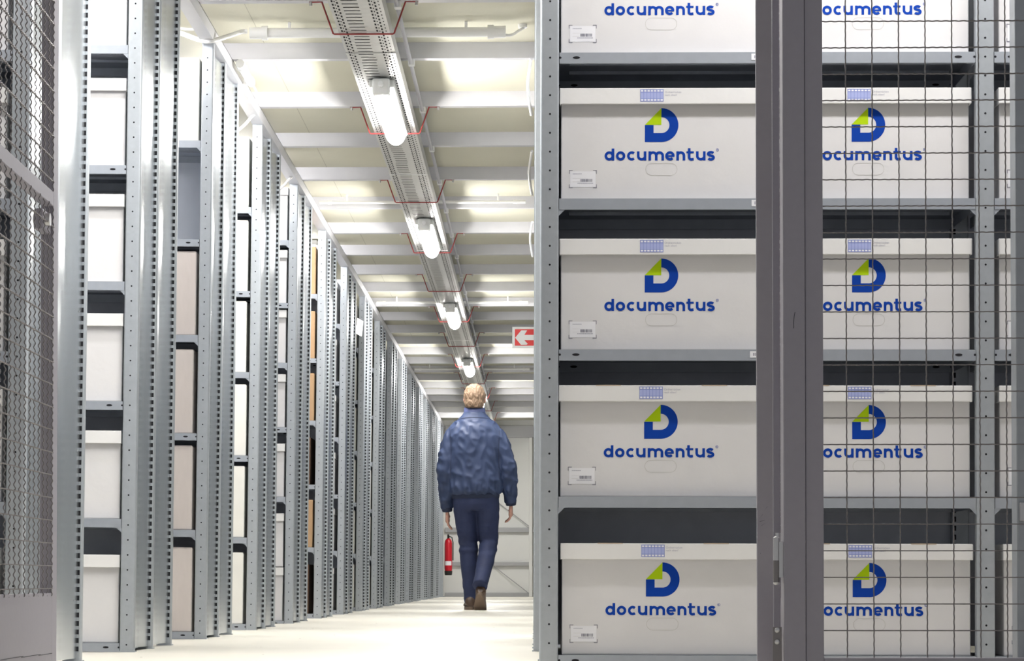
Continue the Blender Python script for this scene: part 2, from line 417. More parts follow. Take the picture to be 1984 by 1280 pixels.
def label_mesh():
    b = MB(); W_, H_ = .074, .048; y = 0
    b.box(.003, W_ - .003, -.0004, 0, .003, H_ - .003, 0); y = -.0007
    for cx, sx in ((0, 1), (W_, -1)):
        for cz, sz in ((0, 1), (H_, -1)):
            b.rect(min(cx, cx + sx * .010), max(cx, cx + sx * .010), min(cz, cz + sz * .0015), max(cz, cz + sz * .0015), y, 1)
            b.rect(min(cx, cx + sx * .0013), max(cx, cx + sx * .0013), min(cz, cz + sz * .010), max(cz, cz + sz * .010), y, 1)
    rr = random.Random(5); x = .031
    while x < .062:
        q = rr.choice((.0005, .0008, .0014)); b.rect(x, x + q, .0165, .0245, y, 1); x += q + rr.choice((.0006, .0010))
    x = .023
    for i in range(14): b.rect(x, x + .0021, .0118, .0142, y, 2); x += .0030
    x = .0105
    for i in range(9): b.rect(x, x + .0019, .0372, .0392, y, 2); x += .0027
    b.rect(.010, .030, .0255, .0259, y, 3); b.rect(.010, .028, .0170, .0174, y, 3)
    return b.mesh('barcode_label', ['sticker', 'ink', 'ink_soft', 'line'])
def plain_mesh(h, mname, w_=.53):
    b = MB(); b.rbox(-w_ / 2, w_ / 2, .014, .014 + .35, .0005, h - .004, .004, 2, 0)
    b.box(-w_ / 2 + .004, w_ / 2 - .004, .019, .180, h - .0045, h - .001, 0); b.box(-w_ / 2 + .004, w_ / 2 - .004, .190, .355, h - .0045, h - .001, 0)
    return b.mesh('box_body', [mname])
def tape_mesh(h):
    b = MB(); b.box(-.03, .03, .0135, .36, h - .001, h - .0004); b.box(-.03, .03, .0132, .0140, h - .07, h - .0004); return b.mesh('tape_strip', ['tape'])
BODY_P, BODY_N = body_mesh(True), body_mesh(False)
LID_P, LID_PS, LID_N = lid_mesh(True, False), lid_mesh(True, True), lid_mesh(False, False)
LAB = label_mesh()
PLAIN = {}
def put(rack, side, x, z, rz=0.0, dy=0.0):
    sg = -1 if side == 'L' else 1; th = rack.rotation_euler.y
    lx = sg * x
    px = rack.location.x + lx * math.cos(th) + z * math.sin(th); pz = -lx * math.sin(th) + z * math.cos(th)
    return (px, rack.location.y + dy, pz), (0, th, rz)
def archive_box(rack, side, x, z, label, group, printed, slots=False, rz=0.0, dy=0.0):
    loc, rot = put(rack, side, x, z, rz, dy)
    t = thing('archive_box', label, 'box', loc, rot, group)
    link('box_body', BODY_P if printed else BODY_N, t)
    link('lid', (LID_PS if slots else LID_P) if printed else LID_N, t)
    if printed: link('barcode_label', LAB, t, (-.2455, YB - .0002, .032))
    return t
def plain_box(rack, side, x, z, h, m_, label, group, tape=False, rz=0.0, dy=0.0):
    loc, rot = put(rack, side, x, z, rz, dy)
    t = thing('cardboard_box', label, 'box', loc, rot, group)
    key = (round(h, 3), m_)
    if key not in PLAIN: PLAIN[key] = plain_mesh(h, m_)
    link('box_body', PLAIN[key], t)
    if tape: link('tape_strip', tape_mesh(h), t)
    return t

# right rack: two columns in the first bay, one at the start of the next
SHELF_WORDS = ['bottom shelf', 'second shelf up', 'third shelf up', 'fourth shelf up', 'fifth shelf up', 'sixth shelf up']
jit = {(4, 0): -.0012, (3, 0): 0, (2, 0): 0, (1, 0): -.0012, (0, 0): .004, (4, 1): -.001, (3, 1): -.001, (2, 1): 0, (1, 1): 0, (0, 1): .001}
for lv in range(5):
    for c, xc in ((0, UW + .0022 + .2705), (1, UW + .550 + .2715), (2, 2 * UW + BAY + .012 + .2705)):
        where = ('left of the gate post', 'right of the gate post', 'at the far right edge')[c]
        archive_box(racksR[0], 'R', xc + jit.get((lv, c), .002 if lv else .012), LEVELS_R[lv],
                    f'white box with blue D logo on the {SHELF_WORDS[lv]}, {where}', 'white logo archive boxes on the right rack', True, lv <= 1,
                    rz=random.uniform(-.002, .002), dy=random.uniform(0, .003))

XB = UW + .003 + .2705
def lbl(kind, lv, rk): return f'{kind} on the {SHELF_WORDS[lv]}, {ORD[rk]} left rack from the gate'
for lv in range(6):
    archive_box(racksL[0], 'L', XB + .012, LEVELS_L[lv], lbl('white lidded archive box', lv, 0), 'white boxes behind the left gate leaf', False)
    archive_box(racksL[1], 'L', XB + (.002, .003, .002, .004, .003, .003)[lv], LEVELS_L[lv], lbl('white lidded archive box', lv, 1), 'white lidded boxes on the second left rack', False)
    if lv != 4:
        plain_box(racksL[2], 'L', XB + (.004, .008, .010, .004, .006, .002)[lv], LEVELS_L[lv], .345, 'card_cream' if lv == 5 else 'card_plain', lbl('pale plain cardboard box', lv, 2), 'plain boxes on the third left rack')
    plain_box(racksL[3], 'L', XB + .004 + random.uniform(0, .008), LEVELS_L[lv], .345, 'card_cream', lbl('cream plain cardboard box', lv, 3), 'plain boxes on the fourth left rack', rz=random.uniform(-.02, .03))
    archive_box(racksL[4], 'L', XB + .006, LEVELS_D[lv], f'white lidded box on the {SHELF_WORDS[lv]}, fifth left rack from the gate', 'white lidded boxes on the fifth left rack', False)
    plain_box(racksL[5], 'L', XB + .004 + (.02 if lv in (0, 2) else 0), LEVELS_L[lv], .30 if lv not in (0,) else .31, 'kraft_dark' if lv in (0, 2) else 'kraft',
              lbl('dark brown cardboard box' if lv in (0, 2) else 'brown cardboard box', lv, 5), 'brown boxes on the sixth left rack', lv == 1)
    archive_box(racksL[6], 'L', XB + .020, LEVELS_L[lv], lbl('white lidded archive box', lv, 6), 'white lidded boxes on the seventh left rack', False)
    if lv < 6:
        plain_box(racksL[7], 'L', XB + .004, LEVELS_L[lv], .335, 'card_cream', lbl('cream cardboard box', lv, 7), 'cream boxes on the eighth left rack')
        plain_box(racksL[8], 'L', XB + .004, LEVELS_L[lv], .335, 'card_cream', lbl('cream cardboard box', lv, 8), 'cream boxes on the ninth left rack')
archive_box(racksL[4], 'L', XB + .006, LEVELS_D[0] + .299, 'white lidded box stacked on the bottom box, fifth left rack from the gate', 'white lidded boxes on the fifth left rack', False)

# ------------------------------------------------------------------ overhead: edge beams, cable tray, hangers, lamps, pipes
def edge_beam(x, label, side):
    b = MB(); x0, x1 = (x - .055, x) if side < 0 else (x, x + .055)
    b.box(x0, x1, 4.2, Y_END, 2.4355, 2.4385); b.box(x1 - .003 if side < 0 else x0, x1 if side < 0 else x0 + .003, 4.2, Y_END, 2.4385, 2.4895)
    b.box(x0, x1, 4.2, Y_END, 2.4865, 2.4895)
    return tag(b.build('edge_beam', 'joist'), label, 'beam')
edge_beam(XL + .0112 * 2.435 + .006, 'long galvanised edge beam along the tops of the left racks', -1)
edge_beam(XR + .004, 'long galvanised edge beam along the tops of the right racks', 1)

TX, TW, TZ = -.662, .20, 2.369
b = MB(); y0, y1 = 4.5, 35.2
b.box(TX - TW / 2, TX + TW / 2, y0, y1, TZ, TZ + .0015)
for x in (TX - TW / 2, TX + TW / 2 - .0015): b.box(x, x + .0015, y0, y1, TZ + .0015, TZ + .055)
for x, s in ((TX - TW / 2, 1), (TX + TW / 2, -1)): b.box(min(x, x + s * .012), max(x, x + s * .012), y0, y1, TZ + .055, TZ + .0565)
zq = TZ - .0006
y = y0 + .03
while y < y1 - .03:
    for i, xx in enumerate((-.085, -.067, .052, .072)):
        x = TX + xx; yy = y + (.027 if i % 2 else 0); b.quad((x - .0034, yy, zq), (x - .0034, yy + .030, zq), (x + .0034, yy + .030, zq), (x + .0034, yy, zq), 1)
    for xx in (-.076, .062, .086):
        x = TX + xx; yy = y + .012; b.quad((x - .0022, yy, zq), (x - .0022, yy + .018, zq), (x + .0022, yy + .018, zq), (x + .0022, yy, zq), 1)
    o = random.uniform(-.004, .004); b.quad((TX - .048 + o, y, zq), (TX - .048 + o, y + .010, zq), (TX + .012 + o, y + .010, zq), (TX + .012 + o, y, zq), 1)
    y += .055
tray = thing('cable_tray', 'long perforated metal cable tray hanging along the aisle ceiling', 'cable tray', (TX, y0, TZ))
tr = b.build('tray', ['tray', 'hole'], tray, (-TX, -y0, -TZ))
for x in (-.05, -.02, .03):
    MB().tube([(TX + x, y0 + .1, TZ + .012), (TX + x + .01, 15, TZ + .012), (TX + x, y1 - .1, TZ + .012)], .009, 6).build('cable', 'pvc_grey', tray, (-TX, -y0, -TZ))
for y in [9.95 + 3.0 * i for i in range(8)]:
    MB().box(TX - .101, TX + .101, y, y + .012, TZ - .0025, TZ - .0007).build('joint_plate', 'zinc', tray, (-TX, -y0, -TZ))

hb = MB(); hz = 2.488 - .126
hb.tube([(-.2125, 0, .126), (-.163, 0, .126), (-.119, 0, .003), (-.113, 0, 0), (.113, 0, 0), (.119, 0, .003), (.163, 0, .126), (.2125, 0, .126)], .0034, 6)
hme = hb.mesh('hanger_wire', ['red_wire'])
sb = MB(); sb.tube([(-.206, 0, .112), (-.206, 0, .126)], .006, 8); sb.tube([(.206, 0, .112), (.206, 0, .126)], .006, 8)
sme = sb.mesh('screw', ['zinc'])
LAMP_FAR = [7.55, 11.62, 15.69, 20.15, 24.9, 29.6, 34.2]
hy = [YJ0 + (2 * i - 1) * DJ for i in range(-1, 12)]
for i, y in enumerate(hy):
    lab = ('red wire hanger under the cable tray, above and before the picture', 'red wire hanger holding the cable tray, nearest the gate at the top of the picture',
           'red wire hanger behind the nearest lamp in view', )[i] if i < 3 else f'small red wire hanger under the cable tray, {ORD[i - 1]} from the near end'
    t = thing('tray_hanger', lab, 'hanger', (TX - .003, y + .02, TZ - .006), (0, 0, 0), 'red hangers of the cable tray')
    link('hanger_wire', hme, t); link('screw', sme, t)

def lamp(y_far, label, x=TX + .012, length=1.22, ztop=TZ - .001, rot=0.0, m_='lamp', yc=None):
    L = length
    t = thing('ceiling_lamp', label, 'lamp', (x, y_far - L / 2 if yc is None else yc, ztop), (0, 0, rot), 'strip lamps')
    b = MB(); b.rbox(-.053, .053, -L / 2 + .07, L / 2 + .002, -.036, -.0003, .006, 2); b.build('housing', 'lamp_body', t)
    rings = []; n = 16
    ys = [-L / 2 + .085, -L / 2 + .105, -L / 2 + .17] + [-L / 2 + .17 + (L - .27) * i / 4 for i in range(1, 5)] + [L / 2 - .06, L / 2 - .025, L / 2 - .004]
    ws = [.034, .044, .049] + [.049] * 4 + [.046, .037, .020]
    for yy, w_ in zip(ys, ws):
        rings.append([(w_ * math.cos(R(180 + 180 * j / n)), yy, -.033 + (w_ / .049) * .062 * math.sin(R(180 + 180 * j / n))) for j in range(n + 1)])
    b = MB(); b.loft(rings); b.build('diffuser', m_, t)
    b = MB(); b.rbox(-.038, .038, -L / 2 + .02, -L / 2 + .084, -.075, -.004, .012, 3); b.build('end_cap', 'lamp_cap', t)
    b = MB(); b.tube([(0, -L / 2 - .015, -.035), (0, -L / 2 + .022, -.035)], .011, 8); b.build('cable_gland', 'pvc', t)
    return t
names = ['lit strip lamp under the cable tray, overhead before the picture', 'largest lit strip lamp under the cable tray, nearest of those in view', 'second lit strip lamp along the cable tray, about a third down the picture',
         'third lit strip lamp along the cable tray, at the height of the red arrow sign', 'lit strip lamp just above the walking man\'s head', 'lit strip lamp far down the aisle behind the man\'s head', 'last lit strip lamp near the end wall']
for y, n_ in zip(LAMP_FAR, names): lamp(y, n_)
# unseen cross-aisle lamps: the first follows the lid shadows, the others are added fill
lamp(0, 'strip lamp over the cross aisle in front of the right rack, above the first boxes', .80, 1.22, 2.556, R(90), 'lamp_side', 6.02)
lamp(0, 'added unseen fill lamp over the cross aisle in front of the right rack, farther right', 2.15, 1.22, 2.556, R(90), 'lamp_side', 6.02)  # added out of view to spread light evenly over the right boxes
lamp(0, 'added unseen fill lamp over the cross aisle in front of the left rack', -1.95, 1.22, 2.556, R(90), 'lamp_side', 5.95)  # added out of view to light the front of the first left rack

for k in range(6):  # hidden lamps added between the left racks to brighten their box fronts
    lamp(0, f'added unseen fill lamp over the cross aisle behind the {ORD[k]} left rack', -2.02, 1.22, 2.556, R(90), 'lamp_side', 8.2474 + (k - 1) * PITCH + 1.36)

b = MB(); b.tube([(TX + .128, 5, 2.474), (TX + .126, 15, 2.474), (TX + .104, 30, 2.474)], .0085, 8)
cp = tag(b.build('conduit_pipe', 'pvc_grey'), 'thin grey conduit pipe running along the right of the cable tray', 'pipe')
for k in range(-3, 18):
    y = YJ0 + k * DJ + .02; x = TX + .127 - .0012 * max(0, y - 12)
    MB().rbox(x - .012, x + .016, y - .01, y + .03, 2.464, 2.492, .004).build('pipe_clip', 'pvc', cp)

def cross_pipe(y, x0, x1, r, label, z=2.502):
    t = thing('cable_pipe', label, 'pipe', ((x0 + x1) / 2, y, z), (0, 0, 0), 'white pipes across the aisle'); h = (x1 - x0) / 2
    MB().tube([(-h, 0, 0), (h, 0, 0)], r, 12).build('pipe', 'pvc', t)
    for s in (-1, 1):
        MB().tube([(s * (h - .03), 0, 0), (s * (h - .005), 0, 0)], r * 1.45, 12).build('collar', 'pvc', t)
        MB().tube([(s * (h - .005), 0, 0), (s * (h + .045), 0, 0)], r * 1.2, 12).build('sleeve', 'pvc', t)
        MB().rbox(s * (h - .12) - .006, s * (h - .12) + .006, -.006, .010, r * .8, Z_BOARD - z, .002).build('clip', 'pvc', t)
    return t
cross_pipe(10.24, -1.14, -.165, .0205, 'white plastic pipe crossing the ceiling before the first full joist', 2.515)
for i, (y, r, lab) in enumerate(((14.84, .009, 'thin white pipe crossing the ceiling above the second lamp'), (20.22, .011, 'thin white pipe crossing the ceiling near the third lamp'), (26.6, .012, 'thin white pipe crossing the ceiling above the man'))):
    cross_pipe(y, -1.25, -.10, r, lab, 2.52 - r)
def cable(pts, r, label, m_='pvc'):
    P = [Vector(p) for p in pts]; out = []
    for i in range(len(P) - 1):
        p0, p1, p2, p3 = P[max(i - 1, 0)], P[i], P[i + 1], P[min(i + 2, len(P) - 1)]
        for k in range(6):
            t = k / 6; out.append(.5 * ((2 * p1) + (-p0 + p2) * t + (2 * p0 - 5 * p1 + 4 * p2 - p3) * t * t + (-p0 + 3 * p1 - 3 * p2 + p3) * t ** 3))
    out.append(P[-1]); b = MB(); b.tube(out, r, 8); return tag(b.build('cable', m_), label, 'cable')
def at(u, v, Y):
    cp_, sp_, cy_, sy_ = math.cos(pitch), math.sin(pitch), math.cos(yaw), math.sin(yaw)
    f = Vector((-sy_ * cp_, cy_ * cp_, sp_)); r = Vector((cy_, sy_, 0)); up = r.cross(f)
    d = f + r * (u - (U0 - DU)) / F - up * (v - (V0 - DV)) / F; return CAM + d * (Y / d.y)
cable([at(330, 58, 10.0), at(356, 66, 10.0), at(386, 77, 10.0), at(410, 79, 10.0), at(436, 72, 10.1), at(466, 62, 10.22), at(478, 61, 10.24)], .0105, 'thick white cable sagging from the pipe end over the third left rack')
cable([at(330, 50, 10.3), at(352, 55, 10.3), at(378, 56, 10.3), at(392, 48, 10.3)], .006, 'thin white cable behind the thick sagging one at top left')
cable([at(970, 67, 10.24), at(990, 68, 10.24), at(1004, 60, 10.26), at(1014, 54, 10.3)], .006, 'white cable leaving the right end of the ceiling pipe')
t = thing('cable_pipe', 'short white pipe stub hanging at the top right end of the ceiling', 'pipe', at(1013, 54, 10.3), (R(-4), R(-6), 0))
MB().tube([(0, 0, 0), (0, 0, .075)], .019, 12).build('pipe', 'pvc', t); MB().tube([(0, 0, .035), (0, 0, .045)], .023, 12).build('collar', 'pvc', t)
MB().tube([(-.008, 0, .075), (-.012, .01, .10), (-.02, .02, .13)], .006, 8).build('cable', 'pvc', t); MB().tube([(.008, 0, .075), (.016, .01, .10), (.02, .02, .13)], .006, 8).build('cable', 'black', t)
t = thing('cable_pipe', 'short white pipe strapped along the left edge beam above the third rack', 'pipe', (-1.272, 10.62, 2.468))
MB().tube([(0, 0, 0), (0, .42, 0)], .019, 12).build('pipe', 'pvc', t)
for y in (.06, .36): MB().tube([(0, y, 0), (0, y + .02, 0)], .023, 12).build('collar', 'pvc', t)
cable([(-1.272, 11.04, 2.468), (-1.262, 11.15, 2.455), (-1.258, 11.2, 2.42), (-1.272, 11.16, 2.395), (-1.285, 11.10, 2.40)], .005, 'white cable loop hanging from the strapped pipe at upper left')
for i, (k, lab) in enumerate(((3, 'white cable arc above the fourth left rack'), (4, 'white cable arc above the fifth left rack'))):
    y = 8.2474 + (k - 1) * PITCH - .25
    cable([(-1.40, y, 2.36), (-1.365, y, 2.39), (-1.335, y, 2.425), (-1.31, y + .05, 2.46)], .007, lab)

for y, z, lab in ((10.75, 2.47, 'white cable loop hanging at the right edge of the ceiling, nearest one'), (13.0, 2.46, 'white cable loop at the right ceiling edge, beside the first lamp'), (15.6, 2.465, 'white cable loop at the right ceiling edge, beside the second lamp')):
    cable([(-.014, y - .1, z + .02), (-.021, y, z), (-.030, y + .12, z - .05), (-.024, y + .28, z - .09), (-.014, y + .4, z - .13)], .007, lab)

# arrow sign, exit sign, extinguisher and its column
def flat_sign(name, label, cat, loc, rot): return thing(name, label, cat, loc, rot)
t = flat_sign('arrow_sign', 'red square sign with a white left arrow sticking out from the right racks', 'sign', (-.079, 17.392, 1.945), (0, 0, 0))
b = MB(); b.rbox(-.079, .125, -.004, 0, -.075, .075, .002, 1); b.build('plate', 'sign_white', t)
b = MB(); y = -.0045
b.rect(-.061, .072, -.058, .058, y, 0)
arrow = [(-.059, -.002), (-.016, .050), (.026, .050), (.006, .018), (.072, .018), (.072, -.020), (.006, -.020), (.030, -.045), (.022, -.052), (-.018, -.052)]
vs = [(x, y - .0004, z) for x, z in arrow]; b.add(vs, [(0, 2, 1), (0, 3, 2), (0, 6, 3), (3, 6, 5), (3, 5, 4), (0, 7, 6), (0, 8, 7), (0, 9, 8)], 1)
b.build('arrow_face', ['sign_red', 'sign_white'], t)
MB().rbox(.100, .118, -.001, .0078, -.03, .03, .001, 1).build('bracket', 'galv', t)

t = flat_sign('exit_sign', 'small white sign with green stripe on the eighth left rack', 'sign', (-1.356, 19.055, 2.19), (0, R(12), R(62)))
MB().rbox(-.045, .045, -.005, 0, -.062, .062, .0015, 1).build('plate', 'sign_white', t); MB().rect(-.022, .030, -.045, .045, -.0056).build('green_face', 'sign_green', t)
MB().rbox(.030, .050, -.001, .010, -.02, .02, .001, 1).build('bracket', 'galv', t)

t = thing('steel_column', 'pale steel column at the far left end of the aisle, before the end wall', 'column', (-1.31, 35.35, 0))
MB().rbox(-.10, .0, -.08, .08, 0, 2.434, .006).build('shaft', 'galv', t); MB().rbox(-.12, .02, -.1, .1, 0, .012, .003).build('base_plate', 'galv', t)
t = thing('fire_extinguisher', 'red fire extinguisher hanging on the column at the end of the aisle', 'fire extinguisher', (-1.232, 35.28, .36))
prof = [(0.0, .045), (.02, .052), (.05, .055), (.40, .055), (.44, .048), (.465, .03), (.475, .018)]
b = MB(); b.loft([[(r_ * math.cos(2 * math.pi * j / 20), r_ * math.sin(2 * math.pi * j / 20), z) for j in range(20)] for z, r_ in prof]); b.build('cylinder', 'ext_red', t)
b = MB(); b.loft([[(r_ * math.cos(2 * math.pi * j / 20), r_ * math.sin(2 * math.pi * j / 20), z) for j in range(20)] for z, r_ in ((-.05, .046), (-.04, .052), (0.012, .0565))]); b.build('foot_ring', 'black', t)
b = MB(); b.rbox(-.015, .015, -.015, .015, .475, .52, .004); b.rbox(-.012, .012, -.09, .02, .515, .53, .003); b.build('valve', 'black', t)
MB().tube([(.015, 0, .50), (.05, -.01, .49), (.066, -.02, .42), (.066, -.02, .16)], .008, 8).build('hose', 'black', t)
b = MB()
for j in range(6):
    a0, a1 = R(215 + j * 18), R(215 + (j + 1) * 18)
    b.quad((.0556 * math.cos(a0), .0556 * math.sin(a0), .09), (.0556 * math.cos(a1), .0556 * math.sin(a1), .09), (.0556 * math.cos(a1), .0556 * math.sin(a1), .15), (.0556 * math.cos(a0), .0556 * math.sin(a0), .15))
b.build('paper_label', 'sticker', t)

# ------------------------------------------------------------------ mesh partition and gate
def crimped(b, p, d, nrm, length, r=.0015, per=.01667, amp=.0019, phase=0.0, seg=6, mi=0):
    p, d, nrm = Vector(p), Vector(d), Vector(nrm); n = int(length / per * seg); pts = []
    for i in range(n + 1):
        s = length * i / n; pts.append(p + d * s + nrm * amp * math.sin(2 * math.pi * s / per + phase))
    b.tube(pts, r, 4, mi, False, True)
def wire_mesh(b, o, du, nrm, wid, z0, z1, pu=.05, pz=.05, u0=.02, zs=None):
    o, du, nrm = Vector(o), Vector(du), Vector(nrm); u = u0; i = 0
    while u < wid - .004:
        crimped(b, o + du * u + Vector((0, 0, z0)), (0, 0, 1), nrm, z1 - z0, phase=math.pi * (i % 2)); u += pu; i += 1
    z = zs if zs is not None else z0 + .03; i = 0
    while z < z1 - .004:
        crimped(b, o + Vector((0, 0, z)), du, nrm, wid, phase=math.pi * (i % 2) + .6); z += pz; i += 1
YG = 4.66
# fixed post beside the opening
t = thing('gate_post', 'dark grey square gate post between the open leaf and the mesh panel', 'post', (.4667, YG, 0))
MB().rbox(0, .0414, 0, .058, 0, 2.3, .0025).build('post_tube', 'paint', t)
MB().rbox(-.02, .0412, -.004, .060, 0, .008, .002).build('base_plate', 'paint', t)
b = MB()                                                      # gudgeon hinge on the opening side
for z0, z1, m_ in ((.236, .277, 1), (.277, .318, 0)): b.tube([(-.0125, .012, z0), (-.0125, .012, z1)], .0062, 12, m_)
b.ell((-.0125, .012, .3185), (.0062, .0062, .004), 8, 0); b.ell((-.0125, .012, .2355), (.0062, .0062, .005), 8, 0)
b.box(-.008, .001, .008, .020, .245, .312, 0); b.build('hinge', ['zinc', 'wire'], t)
b = MB(); b.box(-.020, -.003, .009, .012, .085, .152, 0)
for z in (.146, .124): b.ell((-.0115, .0085, z), (.0055, .004, .0055), 8, 1)
b.build('hinge_plate', ['wire', 'zinc'], t)
b = MB(); stroke(b, [(.0225, .7435), (.0205, .733), (.0195, .724), (.020, .716), (.0195, .713)], .0012, -.0004, 0); b.build('scratch', 'paint_dark', t)

# fixed panel
px0, px1 = .5083, 1.60
t = thing('mesh_panel', 'fixed crimped wire mesh panel in grey frame in front of the right rack', 'mesh panel', (px0, YG, 0))
MB().rbox(.0003, .034, .004, .036, .012, 2.25, .002).build('stile', 'paint', t); MB().rbox(px1 - px0 - .034, px1 - px0, .004, .036, .012, 2.25, .002).build('stile', 'paint', t)
MB().rbox(.034, px1 - px0 - .034, .004, .036, .040, .0945, .002).build('rail', 'paint', t); MB().rbox(.034, px1 - px0 - .034, .004, .036, 2.2, 2.25, .002).build('rail', 'paint', t)
b = MB(); wire_mesh(b, (.032, .016, 0), (1, 0, 0), (0, 1, 0), px1 - px0 - .064, .09, 2.21, u0=(1641.3 - 1595) / 1030 + .002, zs=.24 + (V0 - 1221.0) / 1030); b.build('wire_mesh', 'wire', t)
for x in (.002, px1 - px0 - .032): MB().rbox(x, x + .03, .0, .04, 0, .014, .002).build('foot', 'paint', t)
t = thing('steel_post', 'grey steel post standing behind the mesh at the right picture edge', 'post', (.919, 4.745, 0))
MB().rbox(0, .08, 0, .053, 0, 2.4, .003).build('post_tube', 'galv', t); MB().rbox(-.02, .10, -.015, .07, 0, .008, .002).build('base_plate', 'galv', t)
MB().rbox(.004, .04, -.012, .001, .352, .388, .002).build('bracket', 'zinc', t)

def gate_leaf(name_label, hinge, far, nrm_sign, st, z_mesh, pu, stile_near=True, lock=True):
    hx, hy_ = hinge; fx, fy = far; L = math.hypot(fx - hx, fy - hy_); ang = math.atan2(fy - hy_, fx - hx)
    t = thing('gate_leaf', name_label, 'gate', (hx, hy_, 0), (0, 0, ang), 'leaves of the wire mesh gate')
    # local: x along the leaf, mesh on y=0, tubes on the nrm_sign side
    ya, yb = (0, st) if nrm_sign > 0 else (-st, 0)
    MB().rbox(L, L + .06, ya, yb, .02, 2.2, .002).build('stile', 'paint', t)
    q = .014
    MB().rbox(0, .02, *( (0, q) if nrm_sign > 0 else (-q, 0)), .02, 2.2, .002).build('stile', 'paint', t)
    for z0, z1 in ((1.068, 1.101), (2.16, 2.2)): MB().rbox(.02, L, *((ya * .9, yb * .9) if lock else (-.012, -.0025)), z0, z1, .002).build('rail', 'paint', t)
    b = MB(); b.rbox(.02, L, *((ya * .5, yb * .5) if lock else (-.008, -.0025)), .03, .2115, .001, 1)
    yy = -.0006 if lock else -.0083
    b.build('kick_plate', 'paint', t)
    b = MB()
    for i, (x0, x1) in enumerate(((.18, .42), (.40, .62), (.60, .80))):
        b.box(x0, min(x1, L), yy - .0004, yy + .0004, .082 - i * .002, .0832 - i * .002)
    b.build('plate_line', 'paint_dark', t)  # thin dark stepped lines across the kick plate
    b = MB(); wire_mesh(b, (.018, 0, 0), (1, 0, 0), (0, 1, 0), L - .017, .205, 1.07, pu, .05, .03, z_mesh); wire_mesh(b, (.018, 0, 0), (1, 0, 0), (0, 1, 0), L - .017, 1.10, 2.165, pu, .05, .03, z_mesh + .05 * 18)
    b.build('wire_mesh', 'wire', t)
    if not lock:
        b = MB()
        for yy0, z0, dy_, dz in ((.016, .402, .008, .010), (.026, .385, .010, .012), (.022, .372, .012, .004), (.020, .366, .010, .007), (.031, .30, .002, .003)):
            b.quad((L - .0005, yy0, z0), (L - .0005, yy0 + .0012, z0 - .0008), (L - .0005, yy0 + dy_, z0 - dz), (L - .0005, yy0 + dy_ - .001, z0 - dz + .0012))
        b.build('scratch', 'paint_dark', t)
    if lock:
        b = MB(); b.rbox(L - .10, L, yb * .2, yb * .95, 1.005, 1.05, .004); b.build('lock_case', 'paint', t)
        b = MB(); b.tube([(L - .075, -.006, 1.028), (L - .075, .03, 1.028)], .014, 14); b.build('lock_cylinder', 'zinc', t)
    for z in (.29, 1.95): MB().tube([(-.008, .004 * nrm_sign, z - .04), (-.008, .004 * nrm_sign, z + .04)], .006, 10).build('hinge', 'zinc', t)
    return t
def ground(u, s): return ((u - U0) / s, F / s)
gate_leaf('open left gate leaf of crimped wire mesh with solid bottom plate', (-1.0505, 4.69), ground(97.5, 880), 1, .028, .24 + (V0 - 1139.5) / 880, .0545)
gate_leaf('open right gate leaf seen edge-on beside the dark gate post', (.4682, 4.735), ground(1500.5, 880), 1, .040, .24 + (V0 - 1139.5) / 880, .05, lock=False)

# ------------------------------------------------------------------ the walking man
def remesh(name, mbs, voxel, smooth_it=4, disp=None):
    me = mbs.mesh(name, []); o = bpy.data.objects.new(name, me); COL.objects.link(o)
    m1 = o.modifiers.new('r', 'REMESH'); m1.mode = 'VOXEL'; m1.voxel_size = voxel
    m2 = o.modifiers.new('s', 'SMOOTH'); m2.iterations = smooth_it; m2.factor = .5
    out = bpy.data.meshes.new_from_object(o.evaluated_get(bpy.context.evaluated_depsgraph_get()))
    bpy.data.objects.remove(o)
    if disp:
        ns = [v.normal.copy() for v in out.vertices]
        for v, n_ in zip(out.vertices, ns): v.co += n_ * disp(v.co)
    out.polygons.foreach_set('use_smooth', [True] * len(out.polygons)); out.name = name; out.update(); return out
def ring(c, rx, ry, tx=0.0, tz=None, n=24, e=2.0, axis=None):
    """ring around an axis direction (default up), rx sideways, ry front to back"""
    c = Vector(c); ax = Vector(axis).normalized() if axis else Vector((0, 0, 1))
    a = Vector((1, 0, 0)); a = (a - ax * a.dot(ax)).normalized(); bq = ax.cross(a)
    out = []
    for j in range(n):
        th = 2 * math.pi * j / n; cx, cy = math.cos(th), math.sin(th)
        k = (abs(cx) ** e + abs(cy) ** e) ** (-1 / e); out.append(tuple(c + a * rx * cx * k + bq * ry * cy * k))
    return out
def limb(b, pts, rads, n=20):
    P = [Vector(p) for p in pts]; rings = []
    for i, p in enumerate(P):
        ax = P[min(i + 1, len(P) - 1)] - P[max(i - 1, 0)]
        r_ = rads[i]; rx, ry = r_ if isinstance(r_, tuple) else (r_, r_); rings.append(ring(p, rx, ry, axis=ax, n=n))
    b.loft(rings)
MX, MY = (919.5 - U0) / 240, 20.0
def px(u): return (u - 919.5) / 240
def pz(v): return .24 + (V0 - v) / 240
# joints (x right, y away from the camera, z up)
SHL, ELL, WRL = (px(876), 0, 1.405), (px(862), -.03, 1.13), (px(866), .05, .80)
SHR, ELR, WRR = (px(963), 0, 1.41), (px(985.5), -.02, 1.14), (px(990), .05, .85)
HPL, KNL, ANL = (px(900), 0, .92), (px(907), .05, .51), (px(913), .03, .10)
HPR, KNR, ANR = (px(943), 0, .92), (px(947), .02, .52), (px(933), -.27, .22)
man = None
b = MB()
